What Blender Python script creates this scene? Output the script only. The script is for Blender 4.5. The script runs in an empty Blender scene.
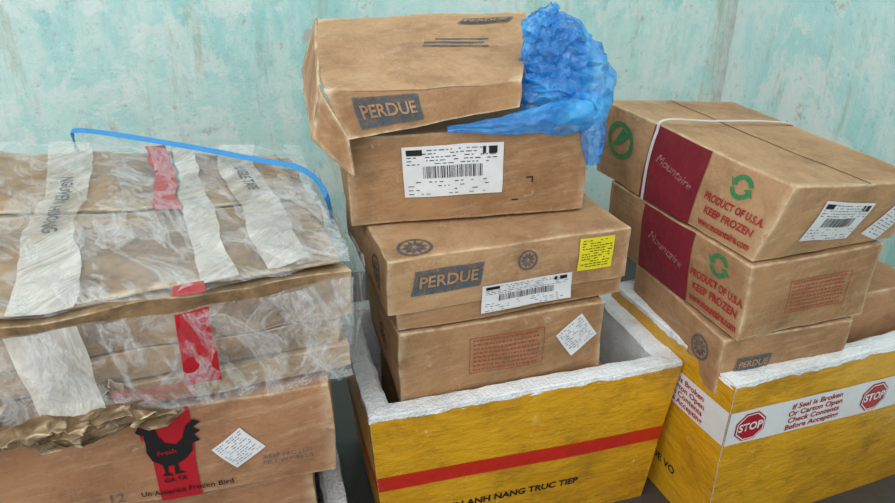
import bpy, bmesh, math, random
from mathutils import Vector, noise, Matrix
random.seed(7)
scene=bpy.context.scene
scene.view_settings.view_transform='Standard'
def lin(h):
    h=h.lstrip('#');r=[int(h[i:i+2],16)/255 for i in (0,2,4)]
    return tuple(c/12.92 if c<=.04045 else ((c+.055)/1.055)**2.4 for c in r)+(1,)
# ---------------------------------------------------------------- materials
def newmat(name):
    m=bpy.data.materials.new(name);m.use_nodes=True
    nt=m.node_tree;b=nt.nodes['Principled BSDF'];return m,nt,b
def N(nt,t,**k):
    n=nt.nodes.new(t)
    for a,v in k.items():
        if a in n.inputs: n.inputs[a].default_value=v
        else: setattr(n,a,v)
    return n
def coords(nt,scale=(1,1,1),rot=(0,0,0)):
    tc=N(nt,'ShaderNodeTexCoord');m0=N(nt,'ShaderNodeMapping');m0.inputs['Rotation'].default_value=rot
    mp=N(nt,'ShaderNodeMapping');mp.inputs['Scale'].default_value=scale
    nt.links.new(tc.outputs['Object'],m0.inputs[0]);nt.links.new(m0.outputs[0],mp.inputs[0]);return mp.outputs[0]
def tex(nt,co,scale,detail=4,rough=.6,dist=0):
    n=N(nt,'ShaderNodeTexNoise');n.inputs['Scale'].default_value=scale;n.inputs['Detail'].default_value=detail;n.inputs['Roughness'].default_value=rough;n.inputs['Distortion'].default_value=dist
    nt.links.new(co,n.inputs['Vector']);return n.outputs['Fac']
def ramp(nt,fac,stops):
    r=N(nt,'ShaderNodeValToRGB');e=r.color_ramp.elements
    while len(e)<len(stops): e.new(.5)
    for i,(p,c) in enumerate(stops): e[i].position=p;e[i].color=c
    nt.links.new(fac,r.inputs[0]);return r.outputs[0]
def mix(nt,fac,a,b,mode='MIX'):
    m=N(nt,'ShaderNodeMix',data_type='RGBA',blend_type=mode)
    for s,i in ((fac,0),(a,6),(b,7)):
        if hasattr(s,'is_output'): nt.links.new(s,m.inputs[i])
        else: m.inputs[i].default_value=(s[0] if i==0 else s)
    return m.outputs[2]
def bump(nt,b,h,st,dist=.01):
    bp=N(nt,'ShaderNodeBump');bp.inputs['Strength'].default_value=st;bp.inputs['Distance'].default_value=dist
    nt.links.new(h,bp.inputs['Height']);nt.links.new(bp.outputs[0],b.inputs['Normal'])
W1=(1,1,1,1);K=(0,0,0,1)
def g(x): return (x,x,x,1)
def cardboard(name,c1,c2,stain='#66492f',st=.5):
    m,nt,b=newmat(name);co=coords(nt)
    n1=tex(nt,co,3.5,5);col=mix(nt,ramp(nt,n1,[(.35,K),(.65,W1)]),lin(c1),lin(c2))
    co2=coords(nt,(1,1,9),(0,.15,0));n2=tex(nt,co2,8,6,.7);col=mix(nt,ramp(nt,n2,[(.50,K),(.75,g(.35))]),col,lin('#d2bb9b'))
    n3=tex(nt,co,7,8,.78);col=mix(nt,ramp(nt,n3,[(.50,K),(.72,g(st))]),col,lin(stain))
    n5=tex(nt,co,26,7,.8,.8);col=mix(nt,ramp(nt,n5,[(.60,K),(.70,g(.5))]),col,lin('#d8c7ae'))
    n7=tex(nt,coords(nt,(1,1,1),(.4,.2,.7)),3,9,.85,1.5);col=mix(nt,ramp(nt,n7,[(.485,K),(.50,g(.45)),(.515,K)]),col,lin('#7d5c3e'))
    geo=N(nt,'ShaderNodeNewGeometry')
    e=ramp(nt,geo.outputs['Pointiness'],[(.506,K),(.56,g(.85))])
    nn=tex(nt,co,30,4,.7);e2=mix(nt,W1,e,ramp(nt,nn,[(.38,g(.15)),(.6,W1)]),'MULTIPLY')
    col=mix(nt,e2,col,lin('#dfcaa8'))
    nt.links.new(col,b.inputs['Base Color']);b.inputs['Roughness'].default_value=.7
    b.inputs['Specular IOR Level'].default_value=.3
    n4=tex(nt,co,11,8,.7);bump(nt,b,n4,.6,.012);return m
def plain(name,c,rough=.6,spec=.3,var=.12,alpha=None):
    m,nt,b=newmat(name);co=coords(nt);n=tex(nt,co,25,3)
    c=lin(c) if isinstance(c,str) else c
    d=tuple(x*(1-var*2.2) for x in c[:3])+(1,)
    nt.links.new(mix(nt,n,c,d),b.inputs['Base Color']);b.inputs['Roughness'].default_value=rough;b.inputs['Specular IOR Level'].default_value=spec
    if alpha:
        nt.links.new(ramp(nt,tex(nt,co,45,6,.75),[(.36,g(alpha[0])),(.6,g(alpha[1]))]),b.inputs['Alpha'])
    return m
CB=cardboard('cardboard_tan','#ae8660','#98724e')
CB2=cardboard('cardboard_light','#bb966f','#a8815c')
CBW=cardboard('cardboard_worn','#ab8f69','#886c4c','#463423',.85)
CBD=cardboard('cardboard_torn','#6d5638','#4a3925','#2a1f15',.8)
CBR=cardboard('cardboard_reddish','#b1835f','#9d7152')
SEAM=plain('seam_shadow_gap','#3e2a1a',.9,0)
INK=plain('ink_blue_grey','#56656f',.7,.2,.2,(.4,.9))
INKB=plain('ink_black','#1d1b1c',.6)
INKP=plain('ink_print_grey','#3c3a3c',.6,.3,.1,(.5,.95))
RED=plain('ink_red','#b02a30',.6,.3,.12,(.6,1))
REDF=plain('ink_faded_red','#b0473a',.7,.2,.12,(.5,1))
MAR=plain('ink_maroon','#8e2837',.5,.35,.2,(.8,1))
GRN=plain('ink_green','#3f8f58',.6,.3,.12,(.6,1))
LBL=plain('label_paper','#e2e3e5',.4,.4,.10)
FADE=plain('faded_print_light','#d9b3ab',.6,.2,.1,(.05,.6))
STK=plain('sticker_yellow','#ecdf2c',.5)
REDT=plain('red_tape','#b81f2b',.25,.5,.15)
PINK=plain('faded_pink_tape','#bd7d76',.35,.5,.2,(.25,.65))
BAND=plain('red_printed_band','#cc2a1e',.35,.5,.1,(.8,1))
def foam():
    m,nt,b=newmat('white_polystyrene');co=coords(nt)
    v=N(nt,'ShaderNodeTexVoronoi');v.inputs['Scale'].default_value=170;nt.links.new(co,v.inputs['Vector'])
    n=tex(nt,co,9,6,.75);col=mix(nt,ramp(nt,n,[(.48,K),(.75,g(.6))]),lin('#e6eaec'),lin('#9a9a92'))
    nt.links.new(col,b.inputs['Base Color']);b.inputs['Roughness'].default_value=.75
    bump(nt,b,v.outputs['Distance'],.5,.004);return m
FOAM=foam()
def film_yellow():
    m,nt,b=newmat('yellow_tape_skin');co=coords(nt)
    n=tex(nt,co,4,4);col=mix(nt,ramp(nt,n,[(.35,K),(.7,W1)]),lin('#d6a11e'),lin('#bd8614'))
    n3=tex(nt,co,9,8,.8);col=mix(nt,ramp(nt,n3,[(.50,K),(.68,g(.6))]),col,lin('#7a5a22'))
    n5=tex(nt,coords(nt,(1,1,.5)),30,7,.8,.6);col=mix(nt,ramp(nt,n5,[(.60,K),(.68,g(.5))]),col,lin('#ecd68e'))
    nt.links.new(col,b.inputs['Base Color']);b.inputs['Roughness'].default_value=.3
    co2=coords(nt,(1,1,2.5));n2=tex(nt,co2,10,6,.65);bump(nt,b,n2,.6,.014);return m
YEL=film_yellow()
def film(name,c,lo,hi,st,rough=.15,stretch=(1,1,1),rot=(0,0,0)):
    m,nt,b=newmat(name);co=coords(nt)
    a=ramp(nt,tex(nt,co,5,5,.6),[(.36,g(lo)),(.68,g(hi))])
    cs=coords(nt,stretch,rot)
    s=tex(nt,cs,6,5,.6,.6)
    a2=ramp(nt,s,[(.50,K),(.57,g(st)),(.60,g(st*.25)),(.66,g(st*.9)),(.70,g(.02))])
    nt.links.new(mix(nt,W1,a,a2,'ADD'),b.inputs['Alpha'])
    b.inputs['Base Color'].default_value=lin(c);b.inputs['Roughness'].default_value=rough
    b.inputs['Specular IOR Level'].default_value=.8
    bump(nt,b,s,.8,.03);return m
FILM=film('clear_stretch_film','#dfe3e5',.02,.18,.26,.14,(.7,3.0,2.2),(.3,.2,.5))
FILM2=film('clear_stretch_film_outer','#e4e8ea',.0,.08,.32,.10,(3.0,.8,1.2),(.2,.5,-.5))
MILK=film('milky_packing_tape','#dedbd2',.32,.68,.25,.18,(3,.7,.8),(0,0,.35))
def bluebag():
    m,nt,b=newmat('blue_plastic_bag');co=coords(nt)
    n=tex(nt,co,9,4,.55,.5)
    lw=N(nt,'ShaderNodeLayerWeight');lw.inputs[0].default_value=.5
    f=mix(nt,W1,ramp(nt,n,[(.35,g(.38)),(.65,g(.66))]),ramp(nt,lw.outputs['Facing'],[(.3,K),(.9,g(.5))]),'ADD')
    nt.links.new(f,b.inputs['Alpha'])
    nt.links.new(mix(nt,ramp(nt,n,[(.42,K),(.62,W1)]),lin('#0f88de'),lin('#46b2f2')),b.inputs['Base Color'])
    b.inputs['Roughness'].default_value=.12;b.inputs['Specular IOR Level'].default_value=.9
    n2=tex(nt,co,20,4,.6,1.5)
    bump(nt,b,n2,.35,.02);return m
BLUE=bluebag()
BSTR=plain('blue_strapping','#2f93d6',.35,.5)
WSTR=plain('white_strapping','#e4e4e4',.4,.5)
def wallmat(name,c1,c2,patch,am):
    m,nt,b=newmat(name)
    co=coords(nt);
    n=tex(nt,co,1.3,6,.65);col=mix(nt,ramp(nt,n,[(.40,K),(.60,W1)]),lin(c1),lin(c2))
    cs=coords(nt,(3,3,.9));s=tex(nt,cs,1.7,8,.72);col=mix(nt,ramp(nt,s,[(.46,K),(.56,g(.6)),(.8,g(.9))]),col,lin(patch))
    n3=tex(nt,co,3.6,10,.8,.4);col=mix(nt,ramp(nt,n3,[(.52,K),(.545,g(am*.8)),(.7,g(am))]),col,lin('#e6eeea'))
    cs2=coords(nt,(3,3,.6));s2=tex(nt,cs2,2.4,8,.78);col=mix(nt,ramp(nt,s2,[(.54,K),(.68,g(.7))]),col,lin('#a8ad96'))
    n4=tex(nt,co,8,9,.78,.5);col=mix(nt,ramp(nt,n4,[(.60,K),(.63,g(.65)),(.8,g(.85))]),col,lin('#bda99c'))
    n6=tex(nt,co,22,9,.82);col=mix(nt,ramp(nt,n6,[(.57,K),(.64,g(.6))]),col,lin('#8fb6b2'))
    nt.links.new(col,b.inputs['Base Color']);b.inputs['Roughness'].default_value=.7
    bump(nt,b,tex(nt,co,7,10,.78),.7,.016);return m
WALL=wallmat('turquoise_stained_plaster','#9fd6d3','#c6e8e3','#dcece7',.6)
WALL2=wallmat('turquoise_peeling_plaster_lit','#b0e1de','#d2eeea','#e8f2ee',.95)  # peeling plaster, with the wall's lighter shading painted into a paler base
def floormat():
    m,nt,b=newmat('wet_concrete');co=coords(nt);n=tex(nt,co,4,6)
    nt.links.new(mix(nt,n,lin('#55514c'),lin('#2c2a28')),b.inputs['Base Color']);b.inputs['Roughness'].default_value=.5
    bump(nt,b,tex(nt,co,30,4),.3);return m
# ---------------------------------------------------------------- helpers
def mkobj(name,verts,faces,mats,parent=None,org=None,smooth=False,fm=None):
    me=bpy.data.meshes.new(name)
    org=org or Vector((0,0,0))
    me.from_pydata([tuple(Vector(v)-org) for v in verts],[],faces);me.update()
    for m in (mats if isinstance(mats,(list,tuple)) else [mats]): me.materials.append(m)
    if smooth:
        for p in me.polygons: p.use_smooth=True
    o=bpy.data.objects.new(name,me);scene.collection.objects.link(o)
    if parent: o.parent=parent
    else: o.location=org
    return o
def weld(o,d=.0004):
    bm=bmesh.new();bm.from_mesh(o.data);bmesh.ops.remove_doubles(bm,verts=bm.verts,dist=d)
    bmesh.ops.recalc_face_normals(bm,faces=bm.faces);bm.to_mesh(o.data);bm.free()
def rect_corners(x,y,a,L,W,z,h,taper=0):
    a=math.radians(a);u=Vector((math.cos(a),math.sin(a),0));w=Vector((-math.sin(a),math.cos(a),0))
    o=Vector((x,y,0));c={}
    for zz,k,t in ((z,'b',taper),(z+h,'t',0)):
        c['FL'+k]=o+u*t+w*t+Vector((0,0,zz));c['FR'+k]=o+u*(L-t)+w*t+Vector((0,0,zz))
        c['BL'+k]=o+u*t+w*(W-t)+Vector((0,0,zz));c['BR'+k]=o+u*(L-t)+w*(W-t)+Vector((0,0,zz))
    return c
class Hexa:
    def __init__(s,c,bulge=.004,amp=.003,freq=5,seed=0,org=None):
        s.c=c;s.b=bulge;s.amp=amp;s.f=freq;s.seed=Vector((seed*3.1,seed*1.7,seed))
        s.org=org or (sum((c[k] for k in('FLb','FRb','BLb','BRb')),Vector())/4)
        s.n={};ctr=sum(c.values(),Vector())/8
        for f in('front','back','left','right','top','bottom'):
            p=lambda a,b:s.raw(f,a,b)
            n=(p(1,.5)-p(0,.5)).cross(p(.5,1)-p(.5,0)).normalized()
            if n.dot(p(.5,.5)-ctr)<0:n=-n
            s.n[f]=n
    def pt(s,a,b,r):
        c=s.c
        f=lambda k:(c['FL'+k]*(1-a)+c['FR'+k]*a)*(1-b)+(c['BL'+k]*(1-a)+c['BR'+k]*a)*b
        return f('b')*(1-r)+f('t')*r
    def raw(s,f,a,b):
        return {'front':lambda:s.pt(a,0,b),'back':lambda:s.pt(1-a,1,b),'left':lambda:s.pt(0,1-a,b),'right':lambda:s.pt(1,a,b),
                'top':lambda:s.pt(a,b,1),'bottom':lambda:s.pt(a,1-b,0)}[f]()
    def size(s,f):
        return ((s.raw(f,1,.5)-s.raw(f,0,.5)).length,(s.raw(f,.5,1)-s.raw(f,.5,0)).length)
    def F(s,f,a,b,off=0):
        p=s.raw(f,a,b)
        aa=min(max(a,0),1);bb=min(max(b,0),1)
        d=s.b*16*aa*(1-aa)*bb*(1-bb)*(-.3 if f in('top','bottom') else 1)+off
        q=noise.noise_vector(p*s.f+s.seed)*s.amp+noise.noise_vector(p*s.f*3.3+s.seed)*s.amp*.3
        q.z*=.55
        return p+s.n[f]*d+q
    def mesh(s,name,mat,parent=None,n=28,faces=('front','back','left','right','top','bottom'),bev=.003):
        V=[];Fc=[]
        for f in faces:
            i0=len(V)
            for j in range(n+1):
                for i in range(n+1): V.append(s.F(f,i/n,j/n))
            for j in range(n):
                for i in range(n):
                    k=i0+j*(n+1)+i;Fc.append((k,k+1,k+n+2,k+n+1))
        o=mkobj(name,V,Fc,mat,parent,s.org);weld(o)
        if bev:
            m=o.modifiers.new('b','BEVEL');m.width=bev;m.segments=2;m.limit_method='ANGLE';m.angle_limit=math.radians(45)
        return o
    def rects(s,name,mat,f,parent,cx,cy,rs,rot=0,off=.0018,cell=.012):
        w,h=s.size(f);ca,sa=math.cos(math.radians(rot)),math.sin(math.radians(rot));V=[];Fc=[]
        for (x0,y0,x1,y1) in rs:
            nx=max(1,int(abs(x1-x0)/cell));ny=max(1,int(abs(y1-y0)/cell));i0=len(V)
            for j in range(ny+1):
                for i in range(nx+1):
                    x=x0+(x1-x0)*i/nx;y=y0+(y1-y0)*j/ny
                    V.append(s.F(f,cx+(x*ca-y*sa)/w,cy+(x*sa+y*ca)/h,off))
            for j in range(ny):
                for i in range(nx):
                    k=i0+j*(nx+1)+i;Fc.append((k,k+1,k+nx+2,k+nx+1))
        return mkobj(name,V,Fc,mat,parent,s.org)
    def poly(s,name,mat,f,parent,cx,cy,polys,rot=0,off=.0020,scale=1):
        w,h=s.size(f);ca,sa=math.cos(math.radians(rot)),math.sin(math.radians(rot));V=[];Fc=[]
        for pl in polys:
            i0=len(V)
            for x,y in pl:
                x*=scale;y*=scale
                V.append(s.F(f,cx+(x*ca-y*sa)/w,cy+(x*sa+y*ca)/h,off))
            Fc.append(tuple(range(i0,i0+len(pl))))
        o=mkobj(name,V,Fc,mat,parent,s.org)
        bm=bmesh.new();bm.from_mesh(o.data);bmesh.ops.triangulate(bm,faces=bm.faces);bm.to_mesh(o.data);bm.free();return o
    def text(s,name,mat,f,parent,cx,cy,body,size,rot=0,off=.0026,bold=.0,shear=0,align='CENTER',sx=1):
        w,h=s.size(f);ca,sa=math.cos(math.radians(rot)),math.sin(math.radians(rot))
        cu=bpy.data.curves.new(name,'FONT');cu.body=body;cu.size=size;cu.align_x=align;cu.align_y='CENTER';cu.offset=bold*size;cu.shear=shear;cu.resolution_u=3
        to=bpy.data.objects.new('tmp',cu);scene.collection.objects.link(to)
        me=bpy.data.meshes.new_from_object(to);bpy.data.objects.remove(to)
        for v in me.vertices:
            x,y=v.co.x*sx,v.co.y
            v.co=s.F(f,cx+(x*ca-y*sa)/w,cy+(x*sa+y*ca)/h,off)-s.org
        me.materials.clear();me.materials.append(mat)
        o=bpy.data.objects.new(name,me);scene.collection.objects.link(o);o.parent=parent;return o
def label(hx,f,par,cx,cy,w,h,rot=0):
    hx.rects('shipping_label',LBL,f,par,cx,cy,[(-w/2,-h/2,w/2,h/2)],rot,.0022)
    rs=[];x=-w*.30
    while x<w*.30:
        b=random.choice([.0008,.0012,.0022]);rs.append((x,-h*.13,x+b,h*.11));x+=b+random.choice([.0012,.0018,.0026])
    hx.rects('barcode',INKB,f,par,cx,cy,rs,rot,.0031)
    rs=[]
    for k in range(5):
        y=h*(.42-.065*k);x=-w*.46
        while x<w*.44:
            l=random.uniform(.015,.06)*w
            if random.random()<.75: rs.append((x,y-h*.010,min(x+l,w*.46),y+h*.009))
            x+=l+w*.018
    for k in range(4):
        y=-h*(.20+.08*k);x=-w*.46
        while x<w*.44:
            l=random.uniform(.015,.06)*w
            if random.random()<.5: rs.append((x,y-h*.010,min(x+l,w*.46),y+h*.009))
            x+=l+w*.025
    hx.rects('label_print',INKP,f,par,cx,cy,rs,rot,.0031)
    hx.rects('label_logo',INKB,f,par,cx,cy,[(-w*.46,h*.33,-w*.30,h*.44),(w*.30,h*.30,w*.33,h*.44),(w*.36,h*.30,w*.44,h*.44)],rot,.0034)
def sticker(hx,f,par,cx,cy,w,h,rot,mat,ink):
    hx.rects('sticker',mat,f,par,cx,cy,[(-w/2,-h/2,w/2,h/2)],rot,.0022)
    rs=[]
    for k in range(11):
        y=h*(.42-.08*k);x=-w*.42
        while x<w*.38:
            l=random.uniform(.03,.13)*w
            if random.random()<.75: rs.append((x,y-h*.014,min(x+l,w*.44),y+h*.009))
            x+=l+w*.03
    hx.rects('sticker_print',ink,f,par,cx,cy,rs,rot,.0031)
def plaque(hx,f,par,cx,cy,w,rot,mat=INK,tm=CB):
    h=w*.3;hw=h*.62
    W_,H_=hx.size(f);ca,sa=math.cos(math.radians(rot)),math.sin(math.radians(rot));V=[];Fc=[];n=12;m=4
    for j in range(m+1):
        for i in range(n+1):
            y=-hw+2*hw*j/m;x=-w*.52+w*.98*i/n+w*.08*j/m
            V.append(hx.F(f,cx+(x*ca-y*sa)/W_,cy+(x*sa+y*ca)/H_,.0028))
    for j in range(m):
        for i in range(n):
            k=j*(n+1)+i;Fc.append((k,k+1,k+n+2,k+n+1))
    mkobj('brand_plaque',V,Fc,mat,par,hx.org)
    hx.text('brand_text',tm,f,par,cx,cy,'PERDUE',w*.235,rot,.0042,.02,.15)
def rosette(hx,f,par,cx,cy,r,mat=INK):
    pl=[]
    for k in range(24):
        a=k*math.tau/24;b=(k+1)*math.tau/24
        pl.append([(r*math.cos(a),r*math.sin(a)),(r*math.cos(b),r*math.sin(b)),(.82*r*math.cos(b),.82*r*math.sin(b)),(.82*r*math.cos(a),.82*r*math.sin(a))])
    for k in range(10):
        a=k*math.tau/10
        q=lambda rr,aa:(rr*r*math.cos(a+aa),rr*r*math.sin(a+aa))
        pl.append([q(.10,0),q(.5,-.27),q(.78,0),q(.5,.27)])
    hx.poly('round_emblem',mat,f,par,cx,cy,pl)
def textbox(hx,f,par,cx,cy,w,h,rot,mat,rows=8):
    t=.0016
    rs=[(-w/2,-h/2,w/2,-h/2+t),(-w/2,h/2-t,w/2,h/2),(-w/2,-h/2,-w/2+t,h/2),(w/2-t,-h/2,w/2,h/2)]
    for k in range(rows):
        y=h*(.5-(k+.75)/(rows+.5));x=-w*.45
        while x<w*.4:
            l=random.uniform(.015,.055)*w;rs.append((x,y-h*.17/rows,min(x+l,w*.46),y+h*.20/rows));x+=l+w*.015
    hx.rects('printed_notice',mat,f,par,cx,cy,rs,rot,.0024)
def sheet(name,cs,mat,parent,org,n=12,th=.004,amp=.003,bulge=0,freq=7):
    a,b,c,d=[Vector(q) for q in cs];V=[];Fc=[]
    nrm=(b-a).cross(d-a).normalized()
    for j in range(n+1):
        for i in range(n+1):
            s,t=i/n,j/n;p=(a*(1-s)+b*s)*(1-t)+(d*(1-s)+c*s)*t
            V.append(p+noise.noise_vector(p*freq)*amp+nrm*bulge*16*s*(1-s)*t*(1-t))
    for j in range(n):
        for i in range(n):
            k=j*(n+1)+i;Fc.append((k,k+1,k+n+2,k+n+1))
    o=mkobj(name,V,Fc,mat,parent,org,True)
    m=o.modifiers.new('s','SOLIDIFY');m.thickness=th;m.offset=0;return o
def ribbon(name,pts,wv,mat,parent=None,org=None,w=.012,th=.0012,sub=8):
    org=org or Vector((0,0,0));P=[Vector(p) for p in pts];Q=[]
    for i in range(len(P)-1):
        p0=P[max(i-1,0)];p1=P[i];p2=P[i+1];p3=P[min(i+2,len(P)-1)]
        for k in range(sub):
            t=k/sub
            Q.append(.5*((2*p1)+(p2-p0)*t+(2*p0-5*p1+4*p2-p3)*t*t+(3*p1-p0-3*p2+p3)*t**3))
    Q.append(P[-1]);V=[];Fc=[];wv=Vector(wv).normalized()
    for i,q in enumerate(Q):
        d=(Q[min(i+1,len(Q)-1)]-Q[max(i-1,0)]).normalized();ww=(wv-d*wv.dot(d)).normalized();nn=d.cross(ww)
        for sx,sy in((-1,-1),(1,-1),(1,1),(-1,1)): V.append(q+ww*w/2*sx+nn*th/2*sy)
    for i in range(len(Q)-1):
        for k in range(4):
            a=i*4+k;b=i*4+(k+1)%4;Fc.append((a,b,b+4,a+4))
    Fc.append((0,3,2,1));e=(len(Q)-1)*4;Fc.append((e,e+1,e+2,e+3))
    return mkobj(name,V,Fc,mat,parent,org)
def seams(hx,par,tape=None):
    w,h=hx.size('top')
    hx.rects('flap_seam',SEAM,'top',par,.5,.5,[(-.0012,-h*.5,.0012,h*.5)],0,.0012)
# ---------------------------------------------------------------- room
def slab(name,p0,p1,z0,z1,mat,n):
    p0=Vector(p0);p1=Vector(p1);n=Vector(n)
    V=[];
    for q in (p0,p1,p1+n,p0+n): V.append((q.x,q.y,z0))
    for q in (p0,p1,p1+n,p0+n): V.append((q.x,q.y,z1))
    return mkobj(name,V,[(0,1,2,3),(4,5,6,7),(0,1,5,4),(1,2,6,5),(2,3,7,6),(3,0,4,7)],mat)
c10,s10=math.cos(math.radians(10)),math.sin(math.radians(10))
CX,CY=1.076,2.69
slab('wall_back',(CX-4.5*c10,CY-4.5*s10,0),(CX,CY,0),0,2.8,WALL,(-s10*.12,c10*.12,0))
slab('wall_right',(CX,CY,0),(CX+3.6*s10,CY-3.6*c10,0),0,2.8,WALL2,(c10*.12,s10*.12,0))
V=[];nz_=60
cv=Vector((CX,CY,0));ub=Vector((-c10,-s10,0));ur=Vector((s10,-c10,0))
for i in range(nz_+1):
    z=2.8*i/nz_;r=.022+.012*noise.noise(Vector((0,0,z*9)));r2=.022+.012*noise.noise(Vector((5,0,z*9)))
    V+= [cv+ub*r+ur*.001+Vector((0,0,z)),cv+ub*.006+ur*.006+Vector((0,0,z)),cv+ur*r2+ub*.001+Vector((0,0,z))]
Fc=[]
for i in range(nz_):
    for k in range(2): q=i*3+k;Fc.append((q,q+1,q+4,q+3))
mkobj('corner_light_edge_1',V,Fc,plain('pale_corner_light','#d6e4df',.8,.2,.25),None,None)  # added pale strip; paints the light edge where the walls meet
mkobj('floor',[(-4,-1.5,0),(3,-1.5,0),(3,3.5,0),(-4,3.5,0),(-4,-1.5,-.05),(3,-1.5,-.05),(3,3.5,-.05),(-4,3.5,-.05)],[(0,1,2,3),(7,6,5,4),(0,4,5,1),(1,5,6,2),(2,6,7,3),(3,7,4,0)],floormat())
# ---------------------------------------------------------------- foam boxes
def foam_box(x,y,a,L,W,h,th=.048,tp=.03,floor_t=.05,seed=0,skin=True,name='yellow_foam_cooler'):
    hx=Hexa(rect_corners(x,y,a,L,W,.0,h,tp),.004,.003,4,seed)
    org=hx.org;n=20
    a_=math.radians(a);u=Vector((math.cos(a_),math.sin(a_),0));w=Vector((-math.sin(a_),math.cos(a_),0))
    fo=hx.mesh(name,FOAM,None,n,('front','back','left','right','bottom'),0)
    def loop(inset,z,t):
        o=Vector((x,y,z));L0,L1,W0,W1_=inset+t,L-inset-t,inset+t,W-inset-t
        pts=[];m=40
        for p,q in (((L0,W0),(L1,W0)),((L1,W0),(L1,W1_)),((L1,W1_),(L0,W1_)),((L0,W1_),(L0,W0))):
            for k in range(m):
                s=k/m;pp=o+u*(p[0]+(q[0]-p[0])*s)+w*(p[1]+(q[1]-p[1])*s)
                pts.append(pp+noise.noise_vector(pp*4+hx.seed)*.003+noise.noise_vector(pp*30)*(.003 if z>h-.03 else .0))
        return pts
    loops=[loop(.0,h-.012,0),loop(.001,h-.002,0),loop(.006,h,0),loop(th*.5,h+.001,0),loop(th-.008,h,0),loop(th,h-.006,0),loop(th,h-.02,0),loop(th+.01,h*.5,0),loop(th+.02,floor_t,0)]
    V=[];Fc=[];m=len(loops[0])
    for l in loops:V+=l
    for i in range(len(loops)-1):
        for k in range(m):
            Fc.append((i*m+k,i*m+(k+1)%m,(i+1)*m+(k+1)%m,(i+1)*m+k))
    Fc.append(tuple(range((len(loops)-1)*m,len(loops)*m)))
    mkobj('rim_and_cavity',V,Fc,FOAM,fo,org)
    if skin:
        V=[];Fc=[];n=90
        for f in('front','right','back','left'):
            i0=len(V)
            for j in range(13):
                for i in range(n+1):
                    s=i/n;q=hx.raw(f,s,1);top=1-.016-.020*abs(noise.noise(q*14))-.014*noise.noise(q*45)
                    V.append(hx.F(f,s,top*j/12,.0015))
            for j in range(12):
                for i in range(n):
                    k=i0+j*(n+1)+i;Fc.append((k,k+1,k+n+2,k+n+1))
        mkobj('yellow_skin',V,Fc,YEL,fo,org,True)
    return fo,hx
FMo,FMh=foam_box(-.152,1.026,16.4,.694,.46,.411,seed=1)
def band(hx,par,name,mat,f,tl,tr,w,off=.003,x0=0,x1=1,n=30):
    H=hx.size(f)[1];V=[];Fc=[]
    for i in range(n+1):
        s=x0+(x1-x0)*i/n;t=tl+(tr-tl)*(i/n)
        for k in range(5): V.append(hx.F(f,s,1-(t+w*k/4)/H,off))
    for i in range(n):
        for k in range(4): q=i*5+k;Fc.append((q,q+1,q+6,q+5))
    return mkobj(name,V,Fc,mat,par,hx.org)
band(FMh,FMo,'red_band',BAND,'front',.158,.182,.040)
band(FMh,FMo,'red_band_side',BAND,'left',.17,.158,.040)
FMh.text('warning_text',INKB,'front',FMo,.42,.29,'TRANH ANH NANG TRUC TIEP',.026,-1,.003,.03)
FRo,FRh=foam_box(.570,1.082,19.8,.64,.45,.45,seed=2,tp=.022)
band(FRh,FRo,'white_security_tape',LBL,'front',.070,.092,.090)
band(FRh,FRo,'white_security_tape_side',LBL,'left',.072,.070,.090)
def stop(hx,f,par,cx,cyd):
    cy=1-cyd/hx.size(f)[1];r=.040
    o=lambda r:[(r*math.cos(math.radians(22.5+45*k)),r*math.sin(math.radians(22.5+45*k))) for k in range(8)]
    hx.poly('stop_sign_print',REDT,f,par,cx,cy,[o(r)],0,.0042)
    a=o(r*.92);b=o(r*.85)
    hx.poly('stop_sign_ring',LBL,f,par,cx,cy,[[a[k],a[(k+1)%8],b[(k+1)%8],b[k]] for k in range(8)],0,.0050)
    hx.text('stop_text',LBL,f,par,cx,cy,'STOP',.029,0,.0052,.03,0,sx=.85)
for f,cs,ts in(('front',(.09,.64),(.365,.89)),('left',(.28,),(.68,))):
    for c in cs: stop(FRh,f,FRo,c,.116+(.022*c if f=='front' else 0))
    for c in ts:
        for k,tx in enumerate(('If Seal is Broken','Or Carton Open','Check Contents','Before Accepting')):
            FRh.text('seal_text',REDT,f,FRo,c,1-(.088+.019*k+(.022*c if f=='front' else 0))/FRh.size(f)[1],tx,.020,0,.0042,.02,0,sx=1.05)
FRh.text('warning_text',INKB,'left',FRo,.5,.22,'HANG DE VO',.03,0,.003,.02)
# ---------------------------------------------------------------- middle stack
def carton(c,mat,seed,bulge=.005,amp=.006,name='cardboard_carton',**k):
    hx=Hexa(c,bulge,amp,6,seed);o=hx.mesh(name,mat,None,**k);return o,hx
carton(rect_corners(-.07,1.105,17,.44,.33,.052,.334),CB,3)
Co,Ch=carton(rect_corners(-.090,1.096,17.2,.441,.34,.390,.170),CB,4)
textbox(Ch,'front',Co,.50,.56,.16,.085,0,REDF)
sticker(Ch,'front',Co,.86,.60,.072,.072,35,LBL,INK)
rosette(Ch,'left',Co,.6,.5,.03)
Bc=rect_corners(-.098,1.100,18.5,.488,.38,.564,.148)
Bo,Bh=carton(Bc,CB,5,name='lidded_carton')
Blc=rect_corners(-.108,1.088,18.5,.506,.40,.606,.114)
Bl=Hexa(Blc,.004,.007,6,6,Bh.org);Bl.mesh('lid',CB2,Bo)
plaque(Bl,'front',Bo,.22,.55,.135,0)
rosette(Bl,'front',Bo,.55,.66,.022);rosette(Bl,'top',Bo,.12,.10,.034);rosette(Bl,'left',Bo,.80,.5,.034)
sticker(Bl,'front',Bo,.845,.60,.078,.072,0,STK,INKB)
label(Bl,'front',Bo,.55,.03,.20,.060,0)
Ao,Ah=carton(rect_corners(-.194,1.236,11,.488,.38,.725,.183),CB,7,name='open_lid_carton')
label(Ah,'front',Ao,.43,.58,.205,.105,0)
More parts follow.
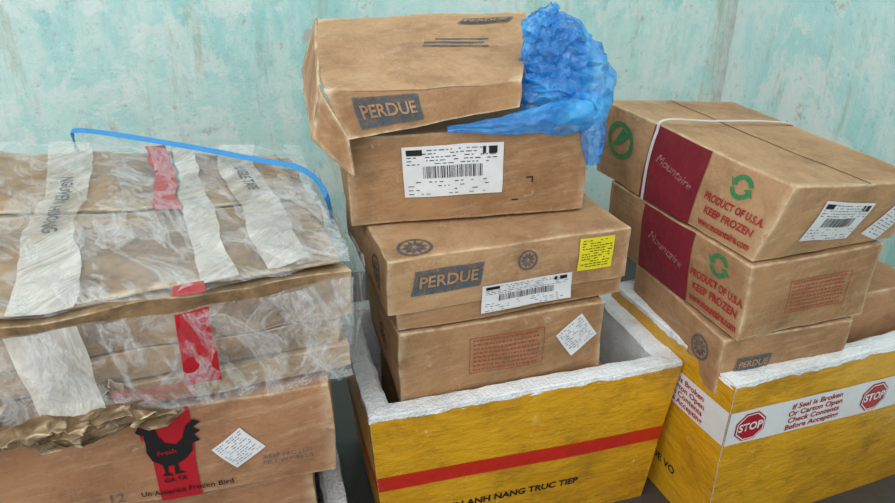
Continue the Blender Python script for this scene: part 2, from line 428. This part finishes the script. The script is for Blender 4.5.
Ah.rects('corner_mark',INKB,'front',Ao,.755,.42,[(-.006,.004,.008,.007),(.005,-.006,.008,.007)],0)
Ah.rects('corner_mark',INKB,'front',Ao,.70,.16,[(-.006,.004,.008,.007)],0)
TFL=Vector((-.224,1.207,1.0));TFR=Vector((.143,1.308,1.0));TBL=Vector((-.31,1.67,1.07));TBR=Vector((.187,1.71,1.08))
lc={'FLt':TFL,'FRt':TFR,'BLt':TBL,'BRt':TBR}
for k,v in list(lc.items()): lc[k[:2]+'b']=v-Vector((0,0,.005))
Lh=Hexa(lc,.004,.009,7,8,Ah.org);Lh.mesh('open_lid_top',CB2,Ao,bev=0)
FFL=Vector((-.179,1.200,.916));FFR=Vector((.14,1.288,.955))
fc={'FLb':FFL,'FRb':FFR,'FLt':TFL,'FRt':TFR}
for k,v in list(fc.items()): fc['B'+k[1:]]=v+Vector((-.001,.004,0))
Fh=Hexa(fc,.003,.009,7,8,Ah.org);Fh.mesh('open_lid_front_flap',CB,Ao,bev=0)
plaque(Fh,'front',Ao,.27,.5,.125,1)
org=Ah.org
LFb=(-.260,1.25,.90)
sheet('open_lid_side_flap',[LFb,(-.35,1.66,.955),TBL,TFL],CB,Ao,org,amp=.006)
sheet('torn_corner_flap',[LFb,(-.173,1.2,.843),FFL,TFL],CB2,Ao,org,amp=.006)
plaque(Lh,'top',Ao,.80,.86,.11,-4)
Lh.rects('printed_stripes',INK,'top',Ao,.66,.52,[(-.07,-.02,.07,-.008),(-.07,.004,.06,.016),(-.05,.028,.07,.036)],-6)
# ---------------------------------------------------------------- blue bag (crumpled thin film, flat creases)
def lobe(name,rings,parent,org,amp=.014,nt=34,seed=0,sub=6):
    rnd=random.Random(seed)
    R=[]
    for i in range(len(rings)-1):
        for k in range(sub):
            t=k/sub;R.append([Vector(rings[i][0])*(1-t)+Vector(rings[i+1][0])*t]+[rings[i][j]*(1-t)+rings[i+1][j]*t for j in(1,2)])
    R.append([Vector(rings[-1][0]),rings[-1][1],rings[-1][2]])
    V=[];Fc=[];S=Vector((seed,0,0));m=len(R)
    for i,(c,ra,rb) in enumerate(R):
        d=(R[min(i+1,m-1)][0]-R[max(i-1,0)][0]).normalized()
        u=Vector((1,0.2,0)) if abs(d.x)<.7 else Vector((0,1,0));u=(u-d*u.dot(d)).normalized();w=d.cross(u)
        small=min(1,(ra+rb)/.06)
        for k in range(nt):
            a=(k+(.5 if i%2 else 0)+rnd.uniform(-.3,.3))*math.tau/nt;dr=u*math.cos(a)*ra+w*math.sin(a)*rb;p=c+dr
            nz=1.8*noise.noise(p*11+S)+rnd.uniform(-.75,.75)
            V.append(p+dr.normalized()*amp*nz*small+d*amp*small*rnd.uniform(-.4,.4))
    for i in range(m-1):
        for k in range(nt):
            a,b,c_,d_=i*nt+k,i*nt+(k+1)%nt,(i+1)*nt+(k+1)%nt,(i+1)*nt+k
            if i%2: Fc+=[(a,b,c_),(a,c_,d_)]
            else: Fc+=[(a,b,d_),(b,c_,d_)]
    o=mkobj(name,V,Fc,BLUE,parent,org,False)
    s=o.modifiers.new('s','SUBSURF');s.levels=1;s.render_levels=2
    bm=bmesh.new();bm.from_mesh(o.data)
    cl=bm.edges.layers.float.new('crease_edge')
    for e in bm.edges: e[cl]=rnd.choice([.35,.6,.85])
    bm.to_mesh(o.data);bm.free()
    for p in o.data.polygons: p.use_smooth=True
    return o
bag=bpy.data.objects.new('blue_plastic_bag',None);scene.collection.objects.link(bag);bag.location=(.24,1.4,.93);bo=Vector((.24,1.4,.93))
lobe('bag_body',[((.226,1.41,.918),.094,.075),((.234,1.41,.97),.094,.08),((.230,1.41,1.02),.084,.07),((.212,1.39,1.06),.064,.055),((.190,1.375,1.095),.040,.035),((.176,1.365,1.12),.034,.008)],bag,bo,.013)
lobe('bag_inner_folds',[((.215,1.40,.92),.06,.05),((.22,1.40,.98),.07,.055),((.21,1.39,1.04),.055,.04),((.185,1.375,1.10),.022,.012)],bag,bo,.014,26,11)
lobe('bag_front_fold',[((.0,1.262,.916),.002,.006),((.1,1.276,.921),.009,.018),((.2,1.296,.926),.014,.028),((.275,1.335,.925),.024,.034)],bag,bo,.008,16,3,5)
lobe('bag_hanging_corner',[((.280,1.37,.955),.05,.05),((.290,1.350,.91),.038,.045),((.294,1.334,.87),.030,.03),((.296,1.325,.825),.018,.014)],bag,bo,.010,20,5,4)
# ---------------------------------------------------------------- left pile
L2c=rect_corners(-.93,.764,13.8,.75,.5,.368,.192)
L2o,L2h=carton(L2c,CBR,11,.004,.007,name='rooster_print_carton')
carton(rect_corners(-.95,.785,14,.72,.48,.186,.176),CBR,12,name='rooster_print_carton')
foam_box(-.96,.79,15,.79,.50,.180,seed=9,skin=False,name='white_foam_box')
L2h.rects('red_tape_strip',REDT,'front',L2o,.645,.5,[(-.035,-.096,.035,.096)],0,.002)
rooster=[(-.42,.42),(-.36,.52),(-.30,.50),(-.28,.60),(-.22,.52),(-.17,.58),(-.13,.46),(-.10,.30),(-.02,.16),(.12,.10),(.22,.20),(.30,.42),(.42,.52),(.52,.46),(.40,.38),(.50,.30),(.40,.24),(.48,.12),(.36,.08),(.36,-.06),(.26,-.20),(.12,-.28),(.12,-.42),(.22,-.48),(.04,-.48),(.06,-.30),(-.04,-.30),(-.06,-.42),(.02,-.50),(-.16,-.48),(-.10,-.42),(-.12,-.26),(-.26,-.14),(-.32,.04),(-.30,.20),(-.32,.34)]
L2h.poly('rooster_print',INKB,'front',L2o,.635,.58,[rooster],0,.0036,.108)
L2h.poly('rooster_comb',REDT,'front',L2o,.635,.58,[[(-.34,.50),(-.32,.60),(-.28,.55),(-.24,.64),(-.20,.55),(-.15,.60),(-.16,.48)],[(-.36,.36),(-.34,.24),(-.30,.36)]],0,.0042,.108)
L2h.text('rooster_caption',REDT,'front',L2o,.632,.57,'Fresh',.014,3,.0046,.01)
L2h.text('fine_print',INKB,'front',L2o,.64,.25,'GA TA',.013,0,.0044,.02)
L2h.text('fine_print',INKB,'front',L2o,.66,.11,'Un America Frozen Bird',.016,0,.0044,.01)
L2h.text('fine_print',INK,'front',L2o,.89,.30,'KEEP FROZEN\nNET WT 40 LB',.013,0,.003)
L2h.text('fine_print',INK,'front',L2o,.50,.10,'12',.03,0,.003,.01)
sticker(L2h,'front',L2o,.785,.48,.062,.062,38,LBL,INK)
def lc_(z0,z1,dx=0,dy=0,ex=0):
    c={}
    for k,z in(('b',z0),('t',z1)):
        c['FL'+k]=Vector((-.876-ex,.733-ex+dy,z));c['FR'+k]=Vector((-.172+dx,.985+dy,z))
        c['BL'+k]=Vector((-1.25-ex,1.60,z));c['BR'+k]=Vector((-.381+dx,1.576,z))
    return c
L1c=lc_(.672,.762)
L1c['FRt'].z-=.012;L1c['FLt'].z-=.010
L1o,L1h=carton(L1c,CBW,21,.002,.022,'wrapped_carton_bundle',n=36)
Lm=Hexa(lc_(.618,.668,-.012,.012),.002,.016,8,22,L1h.org);Lm.mesh('middle_flattened_carton',CBW,L1o,n=30)
Lb=Hexa(lc_(.572,.614,.006,.0),.002,.010,8,23,L1h.org);Lb.mesh('bottom_flattened_carton',CBW,L1o,n=30)
Lt=Hexa({'FLb':Vector((-.86,.690,.560)),'FRb':Vector((-.42,.850,.562)),'BLb':Vector((-.9,.73,.580)),'BRb':Vector((-.5,.87,.580)),
  'FLt':Vector((-.86,.672,.620)),'FRt':Vector((-.46,.812,.598)),'BLt':Vector((-.9,.73,.640)),'BRt':Vector((-.5,.87,.625))},.004,.026,26,24,L1h.org)
Lt.mesh('torn_cardboard_edge',CBD,L1o,n=60,bev=0)
Lp=lambda a,b,o:L1h.F('top',a,b,o)
sheet('loose_flap',[Lp(.02,.02,.012),Lp(.98,.02,.012),Lp(.98,.47,.008),Lp(.02,.47,.008)],CBW,L1o,L1h.org,30,.004,.012)
sheet('loose_flap',[Lp(.02,.50,.010),Lp(.96,.50,.010),Lp(.96,.97,.010),Lp(.02,.97,.012)],CBW,L1o,L1h.org,30,.004,.012)
wc=lc_(.576,.766,.012,-.012)
wc['FRt'].z-=.012;wc['FLt'].z-=.010
Wh=Hexa(wc,.004,.020,5,21,L1h.org)
def wrinkle(f,p):
    r=1-2.2*abs(noise.noise(Vector((p.x*7,p.y*7,p.z*10))+noise.noise_vector(p*4)*1.5))
    r2=1-2.2*abs(noise.noise(Vector((p.x*22,p.y*14,p.z*16))))
    return .0045*r+.0018*r2
for nm,mt,ofs,sd in(('stretch_film_wrap',FILM,.016,0),('stretch_film_outer_layer',FILM2,.024,4)):
    V=[];Fc=[];n=90
    for f in('front','right','left','top'):
        i0=len(V)
        for j in range(n+1):
            for i in range(n+1):
                a,b=i/n,j/n;p=Wh.F(f,a,b)
                V.append(p+Wh.n[f]*(ofs+wrinkle(f,p+Vector((sd,0,0)))))
        for j in range(n):
            for i in range(n):
                k=i0+j*(n+1)+i;Fc.append((k,k+1,k+n+2,k+n+1))
    mkobj(nm,V,Fc,mt,L1o,L1h.org,True)
def tape(s0,s1,w,mat,t0=0,t1=1,front=None,off=.021):
    V=[];Fc=[];n=50;m=8
    top=Wh.size('top')[0]
    for i in range(n+1):
        t=t0+(t1-t0)*i/n;s=s0+(s1-s0)*i/n
        for d in range(m+1):
            a=s+(d/m-.5)*w/top;p=Wh.F('top',a,t);V.append(p+Wh.n['top']*(off+wrinkle('top',p)))
    for i in range(n):
        for k in range(m): q=i*(m+1)+k;Fc.append((q,q+1,q+m+2,q+m+1))
    if front:
        i0=len(V);fw=Wh.size('front')[0];s1f=front[0]
        for i in range(n+1):
            t=1-(1-front[1])*i/n;s=s0+(s1f-s0)*i/n
            for d in range(m+1):
                a=s+(d/m-.5)*w/fw;p=Wh.F('front',a,t);V.append(p+Wh.n['front']*(off+wrinkle('front',p)))
        for i in range(n):
            for k in range(m): q=i0+i*(m+1)+k;Fc.append((q,q+1,q+m+2,q+m+1))
    mkobj('packing_tape',V,Fc,mat,L1o,L1h.org,True)
tape(.42,.39,.085,MILK,0,1,(.43,.05))
tape(.650,.61,.048,REDT,.40,.98,None)
tape(.675,.675,.050,REDT,-.02,.03,(.68,.25),.022)
tape(.735,.69,.055,MILK,.02,.99,None)
tape(.875,.83,.075,MILK,.03,1,None)
band(Wh,L1o,'packing_tape_side',PINK,'front',.12,.13,.03,.021,.50,.66)
Wh.text('tape_text',INK,'top',L1o,.85,.66,'FRAGILE TAPE',.03,-86,.028,.02)
Wh.text('tape_text',INK,'top',L1o,.405,.5,'NGUYEN HUONG',.035,-86,.028,.02)
ribbon('blue_strap',[(-.93,1.66,.70),(-.935,1.645,.785),(-.90,1.635,.810),(-.627,1.522,.808),(-.42,1.43,.802),(-.318,1.386,.797),(-.256,1.31,.778),(-.236,1.29,.70)],(0,0.5,.8),BSTR,L1o,L1h.org,.012)
# ---------------------------------------------------------------- right stack
carton(rect_corners(.60,1.165,19,.30,.335,.052,.334),CB,31)
R3o,R3h=carton(rect_corners(.548,1.128,14.5,.308,.355,.391,.136),CB,32)
plaque(R3h,'front',R3o,.24,.55,.085,0);rosette(R3h,'left',R3o,.82,.6,.028)
R2o,R2h=carton(rect_corners(.568,1.120,18.5,.318,.50,.531,.164),CB,33,name='frozen_poultry_carton')
R1c=rect_corners(.570,1.130,18.5,.345,.56,.699,.165)
R1c['FLt']=Vector((.598,1.098,.862));R1c['FRt']=Vector((.93,1.215,.828));R1c['BRt']=Vector((.745,1.77,.852));R1c['BLt']=Vector((.382,1.66,.880));R1c['BLb'].x-=.01
R1o,R1h=carton(R1c,CB2,34,name='frozen_poultry_carton')
for hx,o in((R1h,R1o),(R2h,R2o)):
    h=hx.size('left')
    mx=.52 if hx is R1h else .50
    hx.rects('maroon_panel',MAR,'left',o,mx,.5,[(-.096,-h[1]*.49,.084,h[1]*.49)],0,.0020)
    hx.text('brand_script',FADE,'left',o,mx,.55,'Mountaire',.030,-12,.0032,.0,.3)
    if hx is R1h:
        pl=[]
        for k in range(28):
            a=k*math.tau/28;b=(k+1)*math.tau/28
            r0,r1=.055,.040
            pl.append([(r0*math.cos(a),.8*r0*math.sin(a)),(r0*math.cos(b),.8*r0*math.sin(b)),(r1*math.cos(b),.8*r1*math.sin(b)),(r1*math.cos(a),.8*r1*math.sin(a))])
        pl.append([(-.035,-.02),(0,-.01),(.035,.02),(.005,.03)])
        hx.poly('green_oval_print',GRN,'left',o,.16,.58,pl)
    pl=[]
    for gq in range(2):
        for k in range(9):
            a=gq*math.pi+.3+k*.27;b=a+.27;r0=.026;r1=.016
            pl.append([(r0*math.cos(a),r0*math.sin(a)),(r0*math.cos(b),r0*math.sin(b)),(r1*math.cos(b),r1*math.sin(b)),(r1*math.cos(a),r1*math.sin(a))])
        a=gq*math.pi+.3+9*.27
        pl.append([(.035*math.cos(a),.035*math.sin(a)),(.022*math.cos(a+.55),.022*math.sin(a+.55)),(.008*math.cos(a),.008*math.sin(a))])
    hx.poly('green_recycle_print',GRN,'left',o,.83,.76,pl)
    for k,tx in enumerate(('PRODUCT OF U.S.A.','KEEP FROZEN','www.mountaire.com')):
        hx.text('origin_text',RED,'left',o,.836,.48-.17*k,tx,.0235,0,.0026,.035,sx=.74 if k!=1 else .92)
    if hx is R2h: textbox(hx,'front',o,.55,.5,.15,.075,0,REDF)
label(R1h,'front',R1o,.42,.50,.130,.084,-6)
sticker(R1h,'front',R1o,.82,.40,.06,.09,-25,LBL,INK)
seams(R1h,R1o)
L=R1h
sp=[L.F('left',.38,.0,.004),L.F('left',.38,.5,.006),L.F('left',.38,.9,.006)]
sp+=[L.F('top',.02,.62,.012),L.F('top',.35,.62,.014),L.F('top',.8,.62,.010),L.F('right',.62,.96,.006),L.F('right',.62,.4,.004),L.F('right',.62,.0,.004)]
ribbon('white_strap',sp,(-.32,.95,0),WSTR,R1o,R1h.org,.008,.0015)
carton(rect_corners(.905,1.30,19.8,.20,.22,.06,.47),CBR,35)
# ---------------------------------------------------------------- light + camera
w=bpy.data.worlds.new('World');scene.world=w;w.use_nodes=True
w.node_tree.nodes['Background'].inputs[0].default_value=(.96,.985,1,1);w.node_tree.nodes['Background'].inputs[1].default_value=1.18
def area(name,loc,tgt,size,en,col=(1,.995,.985)):
    l=bpy.data.lights.new(name,'AREA');l.size=size;l.energy=en;l.color=col
    o=bpy.data.objects.new(name,l);scene.collection.objects.link(o);o.location=loc
    o.rotation_euler=(Vector(tgt)-Vector(loc)).to_track_quat('-Z','Y').to_euler()
area('soft_daylight',(-1.0,-1.2,3.0),(0,1.6,.7),3.0,56)  # large soft area lamp standing in for daylight from upper left-front
cd=bpy.data.cameras.new('camera');cd.sensor_width=36;cd.lens=676.4/895*36;cd.clip_start=.02
cam=bpy.data.objects.new('camera',cd);scene.collection.objects.link(cam);cam.location=(0,0,1.268);cam.rotation_euler=(math.radians(90-25.79),0,0)
scene.camera=cam
